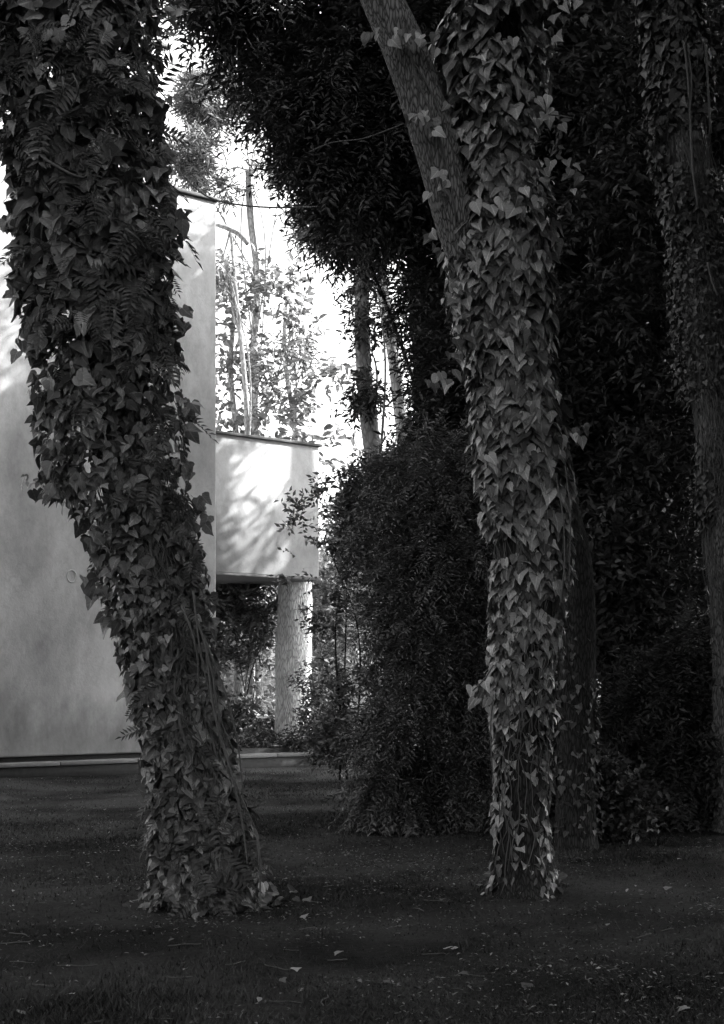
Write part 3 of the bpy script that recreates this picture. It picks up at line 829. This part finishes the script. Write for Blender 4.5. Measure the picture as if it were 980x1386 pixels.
def slim_tree(label, ctrl, d, blobs, seed, n, mat=M_BARKF, name='slender_tree', lm=M_DARK, ll=.17):
    return tree(name, label, ctrl[0][0], ctrl, d, mat, blobs, n, 9, ll, .3, lm, seed, nb=5, br=.03, droop=.6, spray_len=.5, hole=-.3)
slim_tree('straight slender trunk dressed in dark foliage in the sky gap', [(545, 980, 14), (530, 800, 13.5), (512, 660, 13), (503, 600, 12), (494, 520, 11), (490, 430, 10), (489, 340, 9), (487, 260, 8), (480, 100, 6)], 25.5,
          [(493, 340, 5, 40), (491, 440, 5, 50), (490, 520, 8, 40), (498, 560, 7, 26)], 65, 380)
slim_tree('pale slanting trunk right of the slender foliage-clad trunk', [(575, 960, 12), (560, 760, 11), (550, 640, 10), (543, 570, 9), (535, 500, 8.5), (527, 440, 8), (515, 340, 7), (505, 200, 5)], 28,
          [(526, 430, 10, 22), (548, 505, 9, 18), (566, 590, 10, 24)], 66, 170)
slim_tree('thin white-barked tree rising just right of the villa corner', [(342, 960, 4), (340, 800, 4), (336, 640, 3.8), (333, 540, 3.5), (326, 460, 3), (318, 380, 2.5), (312, 310, 2)], 29.5,
          [(300, 360, 10, 20)], 67, 40, M_BARKF, 'birch_tree', M_PALE)
slim_tree('thin pale stem behind the projecting room, right of the birch', [(395, 960, 4), (398, 760, 4), (400, 600, 3.6), (385, 480, 2.6), (388, 400, 2)], 33,
          [(400, 470, 20, 30)], 68, 60, M_BARKF, 'birch_tree', M_PALE)

# sunlit trees far away, low on the horizon
FAR = [('pale far tree seen low through the gap by the slender trunk', 530, 52, [(530, 760, 60, 130), (500, 700, 50, 70)], 81),
       ('pale far tree seen low behind the white room', 400, 56, [(400, 830, 90, 120), (350, 760, 70, 100)], 82),
       ('pale far tree low beneath the projecting room', 310, 50, [(310, 860, 70, 100), (350, 800, 60, 60)], 83),
       ('far tree behind the dark wood at right', 780, 46, [(700, 760, 150, 200), (850, 700, 160, 250)], 84),
       ('far tree at the right border behind the wood', 960, 50, [(980, 700, 160, 260), (900, 820, 160, 120)], 85),
       ('far tree low behind the glossy shrub', 460, 44, [(460, 830, 60, 100), (520, 860, 60, 90)], 86)]
for lb, ft_, d_, bl, sd in FAR:
    tree('distant_tree', lb, ft_, [(ft_, HZ + F * 1.5 / d_, 8), (ft_, 850, 6), (ft_, 700, 4)], d_, M_BARKF, bl, 1300, 8, .3, .42, M_PALE, sd, nb=3, br=.08, droop=.2, spray_len=1.0, hole=0)

# ------------------------------------------------------------------ shrubs
def shrub(name, label, foot, d, blobs, n, per, ll, lw, lmat, seed, nb=5, **kw):
    b = P(foot, HZ, d)
    root = empty(name, (b.x, b.y, 0), label, 'shrub')
    vg = HZ + F * 1.48 / d
    if nb: twigs(root, blobs, d, nb, .02, M_BARKD, seed + 7, [(foot + q, vg, d) for q in (-10, 0, 10, 20)], 'stem')
    crown(root, blobs, d, n, per, ll, lw, lmat, seed, **kw)
    return root
shrub('evergreen_shrub', 'big dark drooping bush left of the forked trunk', 590, 14.3,
      [(590, 860, 66, 110), (548, 960, 38, 110), (600, 745, 60, 100), (590, 1010, 90, 110), (650, 900, 70, 140), (555, 1075, 60, 46), (650, 1060, 60, 65), (560, 720, 30, 40), (530, 830, 26, 40), (500, 905, 16, 9), (494, 1005, 20, 10), (508, 1062, 20, 12), (505, 700, 20, 12), (570, 650, 46, 50), (620, 650, 50, 60), (515, 960, 14, 10)],
      7500, 16, .075, .26, M_BUSH, 91, nb=3, droop=.6, spray_len=.5, jit=.16, nflat=1.0, hole=-.35, shell=.4, lumpy=.55)
shrub('glossy_shrub', 'glossy small-leaved shrub in front of the white room corner', 470, 21.5,
      [(470, 720, 46, 66), (460, 800, 46, 60), (430, 760, 26, 30), (510, 700, 50, 60), (420, 740, 12, 8), (408, 695, 14, 8), (412, 780, 22, 10), (474, 870, 34, 56), (492, 950, 40, 64), (520, 780, 60, 90), (440, 690, 20, 30), (424, 765, 16, 16), (452, 1005, 30, 24), (452, 664, 24, 18), (492, 650, 30, 22), (538, 640, 28, 34)],
      5600, 8, .105, .42, M_GLOSS, 92, nb=3, droop=.05, spray_len=.32, hole=-.5, shell=.35, spread=.9, lumpy=.4)
shrub('leafy_shrub', 'leafy shrub in the shade beneath the white room', 330, 28.6,
      [(325, 850, 40, 60), (330, 930, 46, 60), (345, 985, 50, 28), (310, 800, 28, 26), (360, 820, 22, 40)],
      1300, 8, .17, .42, M_BUSH, 93, nb=6, droop=.2, spray_len=.5, hole=-.35, spread=.8)
shrub('leafy_shrub', 'low shrub tumbling over the kerb at the pale trunk foot', 420, 26.2,
      [(420, 1000, 26, 26), (360, 1012, 44, 12), (450, 1010, 50, 20), (340, 1000, 20, 16), (440, 960, 26, 40), (415, 930, 8, 30)],
      900, 8, .11, .42, M_BUSH, 94, nb=4, droop=.4, spray_len=.35, hole=-.4, spread=.8)
shrub('leafy_shrub', 'sunlit shrub right of the pale bark trunk', 455, 31,
      [(450, 850, 40, 50), (440, 920, 36, 40), (470, 800, 30, 40)], 700, 8, .18, .42, M_PALE, 95, nb=4, droop=.2, spray_len=.5, hole=-.2, spread=.8)
shrub('pinnate_shrub', 'wide dim shrub of feathery leaves at the lower right', 890, 14.8,
      [(880, 900, 90, 60), (860, 990, 100, 80), (940, 960, 80, 90), (900, 1060, 120, 50), (810, 1060, 60, 50)],
      4200, 14, .10, .28, M_DARK, 96, nb=8, droop=.5, spray_len=.6, jit=.16, nflat=1.0, hole=-.55, shell=.5)
shrub('low_shrub', 'low ivy and leafy growth between the right trunk and dim trunk', 790, 12.9,
      [(790, 1080, 50, 50), (740, 1090, 36, 40), (830, 1090, 40, 30)], 1100, 7, .08, .5, M_DARK, 97, nb=4, droop=.2, spray_len=.25, hole=-.4, spread=.9)

# ------------------------------------------------------------------ crowns above the frame, added shade trees out of sight around the camera
def over(root, blobs, n, mat, seed, ll=.2, hole=-.2):
    """crown given straight in metres: (x, y, z, rx, ry, rz)"""
    r = np.random.default_rng(seed)
    B = np.array(blobs, float)
    k = r.integers(0, len(B), n)
    dirs = unit(r.normal(size=(n, 3)))
    pos = B[k, :3] + dirs * B[k, 3:6] * (r.uniform(.15, 1, n) ** (1 / 3))[:, None]
    keep = snoise(pos, seed, 1.5) > hole
    pos = pos[keep]; m = len(pos)
    per = 7
    p = (pos[:, None] + r.normal(0, .22, (m, per, 3))).reshape(-1, 3)
    R = frames(r.normal(0, .6, (len(p), 3)) + np.array([0, 0, .8]), r.normal(0, 1, (len(p), 3)))
    S = Soup(); scatter(S, leaflet(.6), p, R, ll * r.uniform(.7, 1.3, len(p)))
    return tag(S.build('crown', mat, root), kind='stuff')
crown(left_tree, [(30, -30, 90, 60), (140, -40, 80, 60)], 9.7, 500, 8, .1, .45, M_IVYD, 205, shell=.2, spray_len=.3)
over(left_tree, [(-3.0, 10.0, 10.5, 2.6, 2.4, 1.6), (-1.5, 10.0, 12, 2.6, 2.6, 1.8)], 2200, M_DARK, 201)
over(fork, [(1.8, 10.6, 10.5, 2.6, 2.4, 1.6), (.2, 10.6, 11, 2.4, 2.4, 1.6), (2.4, 9, 12, 3, 2.6, 2)], 3600, M_DARK, 202)
over(big_evergreen, [(2.8, 20.3, 14, 2.8, 1.8, 2.6)], 1800, M_DARK, 231)  # extra unseen crown added to keep sun off the left wall
SIDE = [('bare-stemmed tree standing out of sight to the right of the path', (7.5, 7.0), [(7, 7, 9.5, 4.5, 4.5, 3), (6.5, 4, 8, 3.5, 3.5, 3)], 211),
        ('spreading tree out of sight to the right of the camera', (5.5, 0.5), [(5, 0.5, 8.5, 4.5, 4, 2.5), (7.5, 2, 5, 2.5, 4, 4), (7.5, 6, 4.5, 2.2, 3.5, 3.5)], 212),
        ('spreading tree out of sight to the left of the camera', (-6.0, 3.0), [(-8, 4, 8.5, 3.5, 5, 2.5), (-9, 9, 8, 3, 4, 3)], 213),
        ('thick leafy tree out of sight beyond the right edge', (9.5, 13.5), [(9, 13, 8.5, 4, 4.5, 4.5), (9.5, 17.5, 8, 4, 3.5, 5), (10, 12, 4, 3.5, 5, 3), (9, 9, 6, 3, 3.5, 4), (9, 14.5, 13, 4, 4, 3), (7.4, 11.5, 6.8, 2.6, 3.2, 3), (7.4, 9.5, 9, 2.8, 3.5, 3)], 214),
        ('thick tree out of sight behind the camera on the right', (4.0, -9.0), [(4, -9, 3.2, 5, 3, 2.8), (9, -8, 3, 4, 3, 2.8)], 216),
        ('thick tree out of sight behind the camera on the left', (-4.5, -9.5), [(-4, -10, 3.2, 5, 3, 2.8), (-10, -7, 3.2, 5, 4, 2.8), (-12, 0, 4, 3, 6, 3.5)], 217),
        ('leafy tree whose crown closes the canopy overhead', (1.5, 4.2), [(0, 5, 9.5, 5, 4.5, 1.8)], 215)]
SIDE.insert(4, ('tree out of sight behind the camera whose crown reaches over it', (-1.8, -3.0), [(-1, 1.8, 7.5, 5.0, 3.6, 1.3), (2, 3.2, 8, 4, 3, 1.2)], 218))
for lb, (x, y), bl, sd in SIDE[:7]:  # unseen trees added to shade the foreground and block low sky
    t_ = empty('added_shade_tree', (x, y, 0), lb, 'tree')
    S = Soup(); zz = np.linspace(0, 9, 24)
    S.add(*tube(np.stack([x + .25 * np.sin(zz * .5), y + .15 * np.cos(zz * .6), zz], -1), np.linspace(.3, .12, 24), 16, .07, sd)); S.build('trunk', M_BARKD, t_, True)
    over(t_, bl, 2200 * len(bl), M_DARK, sd, .24, -.5)
over(frt, [(3.0, 14, 12.5, 3, 3, 2)], 1500, M_DARK, 203)

# ------------------------------------------------------------------ grass, litter, fallen leaves
def grass():
    r = np.random.default_rng(301)
    n = 220000
    d = 5.6 * (25.5 / 5.6) ** (r.uniform(0, 1, n) ** 1.25)
    X = r.uniform(-560, 560, n) / F * d
    p = np.stack([X, d, np.zeros(n)], -1)
    k = r.uniform(0, 1, n) < np.clip(.55 + .55 * snoise(p, 7, 1.0) + .3 * snoise(p, 8, 5), .12, 1)
    # not inside the villa
    s = (p[:, 0] - CX) * WD[0] + (p[:, 1] - CY) * WD[1]; bk = (p[:, 0] - CX) * BK[0] + (p[:, 1] - CY) * BK[1]
    k &= ~((bk > -.28))
    p = p[k]; m = len(p)
    p[:, 2] = gz(p[:, 0], p[:, 1]) - .002
    h = r.uniform(.012, .04, m) * np.clip(1 + .4 * snoise(p, 9, 2), .45, 2)
    a = r.uniform(0, 6.28, m); lean = r.uniform(.3, 1.6, m)
    dx = np.stack([np.cos(a), np.sin(a), np.zeros(m)], -1)
    sx = np.stack([-np.sin(a), np.cos(a), np.zeros(m)], -1)
    wd = r.uniform(.0015, .0035, m)[:, None] * (1 + d[k][:, None] * .06)
    tipp = p + dx * (h * lean)[:, None] + np.array([0, 0, 1.0]) * h[:, None]
    V = np.stack([p - sx * wd, p + sx * wd, tipp], 1).reshape(-1, 3)
    Fc = np.arange(3 * m).reshape(-1, 3)
    tag(obj('grass', mesh_np('grass', V, Fc, M_BLADE)), 'short thin grass over the dark ground', 'grass', kind='stuff')
    # leaf litter, small bits
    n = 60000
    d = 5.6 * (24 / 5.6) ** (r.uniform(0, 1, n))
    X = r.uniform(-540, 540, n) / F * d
    thin = r.uniform(0, 1, n) < np.interp(d, [6, 7.6, 9, 13, 16], [.25, .45, 1, 1, .5])  # pale bits kept thicker mid-ground to imitate light from the opening
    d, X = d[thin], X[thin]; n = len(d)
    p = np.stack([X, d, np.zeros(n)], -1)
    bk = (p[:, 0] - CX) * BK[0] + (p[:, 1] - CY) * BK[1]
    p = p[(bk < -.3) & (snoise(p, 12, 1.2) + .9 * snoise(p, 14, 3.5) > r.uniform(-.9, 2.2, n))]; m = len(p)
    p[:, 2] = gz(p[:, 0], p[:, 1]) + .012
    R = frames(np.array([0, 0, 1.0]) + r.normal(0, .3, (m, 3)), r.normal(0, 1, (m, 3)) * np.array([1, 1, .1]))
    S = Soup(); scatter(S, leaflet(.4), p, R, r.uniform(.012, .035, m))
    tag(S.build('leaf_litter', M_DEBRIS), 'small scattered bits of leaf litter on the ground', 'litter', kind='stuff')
    # clumps of longer grass and shoots
    nc = 90
    dd = 6 * (22 / 6) ** r.uniform(0, 1, nc); xx = r.uniform(-520, 520, nc) / F * dd
    for (cu, cv, sp, cn) in [(285, 1225, .34, 26), (706, 1205, .26, 20), (780, 1130, .3, 16)]:
        d0 = F * EYE / (cv - HZ); a = r.uniform(0, 6.28, cn); q = sp * r.uniform(.9, 1.5, cn)
        xx = np.concatenate([xx, (cu - 490) / F * d0 + np.cos(a) * q]); dd = np.concatenate([dd, d0 + .1 + np.sin(a) * q])
    bk = (xx - CX) * BK[0] + (dd - CY) * BK[1]; xx, dd = xx[bk < -.35], dd[bk < -.35]; nc = len(xx)
    per = 16; ci = np.repeat(np.arange(nc), per); m = nc * per
    p = np.stack([xx[ci] + r.normal(0, .035, m), dd[ci] + r.normal(0, .035, m), np.zeros(m)], -1); p[:, 2] = gz(p[:, 0], p[:, 1])
    a = r.uniform(0, 6.28, m); h = r.uniform(.02, .06, m) * r.uniform(.5, 1.2, nc)[ci]
    dx = np.stack([np.cos(a), np.sin(a), np.zeros(m)], -1); sx = np.stack([-np.sin(a), np.cos(a), np.zeros(m)], -1) * .0035
    mid = p + dx * (h * .3)[:, None] + np.array([0, 0, .7]) * h[:, None]; tp = p + dx * (h * .9)[:, None] + np.array([0, 0, .9]) * h[:, None]
    V = np.stack([p - sx, p + sx, mid + sx * .8, mid - sx * .8, tp], 1).reshape(-1, 3); i0 = np.arange(m)[:, None] * 5
    tag(obj('grass_clumps', mesh_np('grass_clumps', V, [i0 + np.array([[0, 1, 2, 3]]), i0 + np.array([[3, 2, 4]])], M_BLADE)), 'longer clumps of grass on the ground and round the trunk feet', 'grass', kind='stuff')
    S = Soup()
    for k in range(120):
        dd = 5.8 * (16 / 5.8) ** r.uniform(); x = r.uniform(-500, 500) / F * dd; a = r.uniform(0, 3.14); L = r.uniform(.04, .22)
        t = np.linspace(-.5, .5, 7); wv = np.cumsum(r.normal(0, .05, 7)) * L
        px = x + np.cos(a) * L * t - np.sin(a) * wv; py = dd + np.sin(a) * L * t + np.cos(a) * wv
        S.add(*tube(np.stack([px, py, gz(px, py) + .008], -1), r.uniform(.0015, .004), 4))
    tag(S.build('twig_litter', M_STEM), 'thin dead twigs strewn over the grass', 'twigs', kind='stuff')
    # larger fallen leaves one can count
    me = [mesh_np('fallen_leaf', broad_leaf(.5)[0], broad_leaf(.5)[1], M_LITTER), mesh_np('fallen_leaf', IVY[1][0], IVY[1][1], M_LITTER)]
    spots = [(r.uniform(0, 980), v) for v in np.concatenate([r.uniform(1140, 1240, 34), r.uniform(1240, 1380, 30)])]
    spots += [(705, 1336), (460, 1290), (175, 1330), (230, 1272), (130, 1348), (920, 1170), (850, 1213)]
    for k, (u, v) in enumerate(spots):
        dd = F * EYE / (v - HZ)
        if abs(u - 285) < 75 and v < 1250 or abs(u - 706) < 45 and v < 1220: continue
        x = (u - 490) / F * dd
        R = frames(np.array([[r.normal(0, .25), r.normal(0, .25), 1.0]]), np.array([[r.normal(), r.normal(), 0]]))[0]
        big = (u, v) == (705, 1336)
        s = .13 if big else r.uniform(.03, .06)
        if big: R = frames(np.array([[.1, -.4, 1.0]]), np.array([[.5, -.8, .1]]))[0]
        lo = obj('fallen_leaf', me[k % 2 if not big else 0], None)
        M4 = Matrix(R.tolist()).to_4x4() @ Matrix.Scale(float(s), 4)
        M4.translation = Vector((x, dd, float(gz(np.array([x]), np.array([dd]))[0]) + .02)); lo.matrix_basis = M4
        if big: tag(lo, 'largest fallen leaf lying alone on the grass at lower right', 'leaf')
        else: tag(lo, 'small pale fallen leaf lying on the dark grass', 'leaf', 'small fallen leaves on the grass')
grass()

# ------------------------------------------------------------------ loose creepers strung between the trees
def creeper(label, path, d, rad, mat=M_STEM):
    s = smooth_path(np.array(path, float), 40)
    pts = np.array([P(u, v, d) for u, v in s])
    S = Soup(); S.add(*tube(pts, rad, 6, .15, 5)); o = S.build('creeper', mat, None, True)
    tag(o, label, 'creeper')
creeper('thin creeper running left from the bare leaning limb', [(545, 168), (520, 178), (490, 188), (450, 193), (418, 206)], DR - .1, .005)
creeper('bowed dark creeper hanging above the villa roof corner', [(232, 215), (255, 245), (285, 268), (330, 278), (380, 281), (430, 280)], 16, .011, M_BARK)
creeper('pale bent branch leaning out at the villa corner', [(288, 303), (305, 308), (322, 316), (336, 330)], 26, .045, M_BARKF)
print('tris', sum(len(o.data.polygons) for o in bpy.data.objects if o.type == 'MESH'))
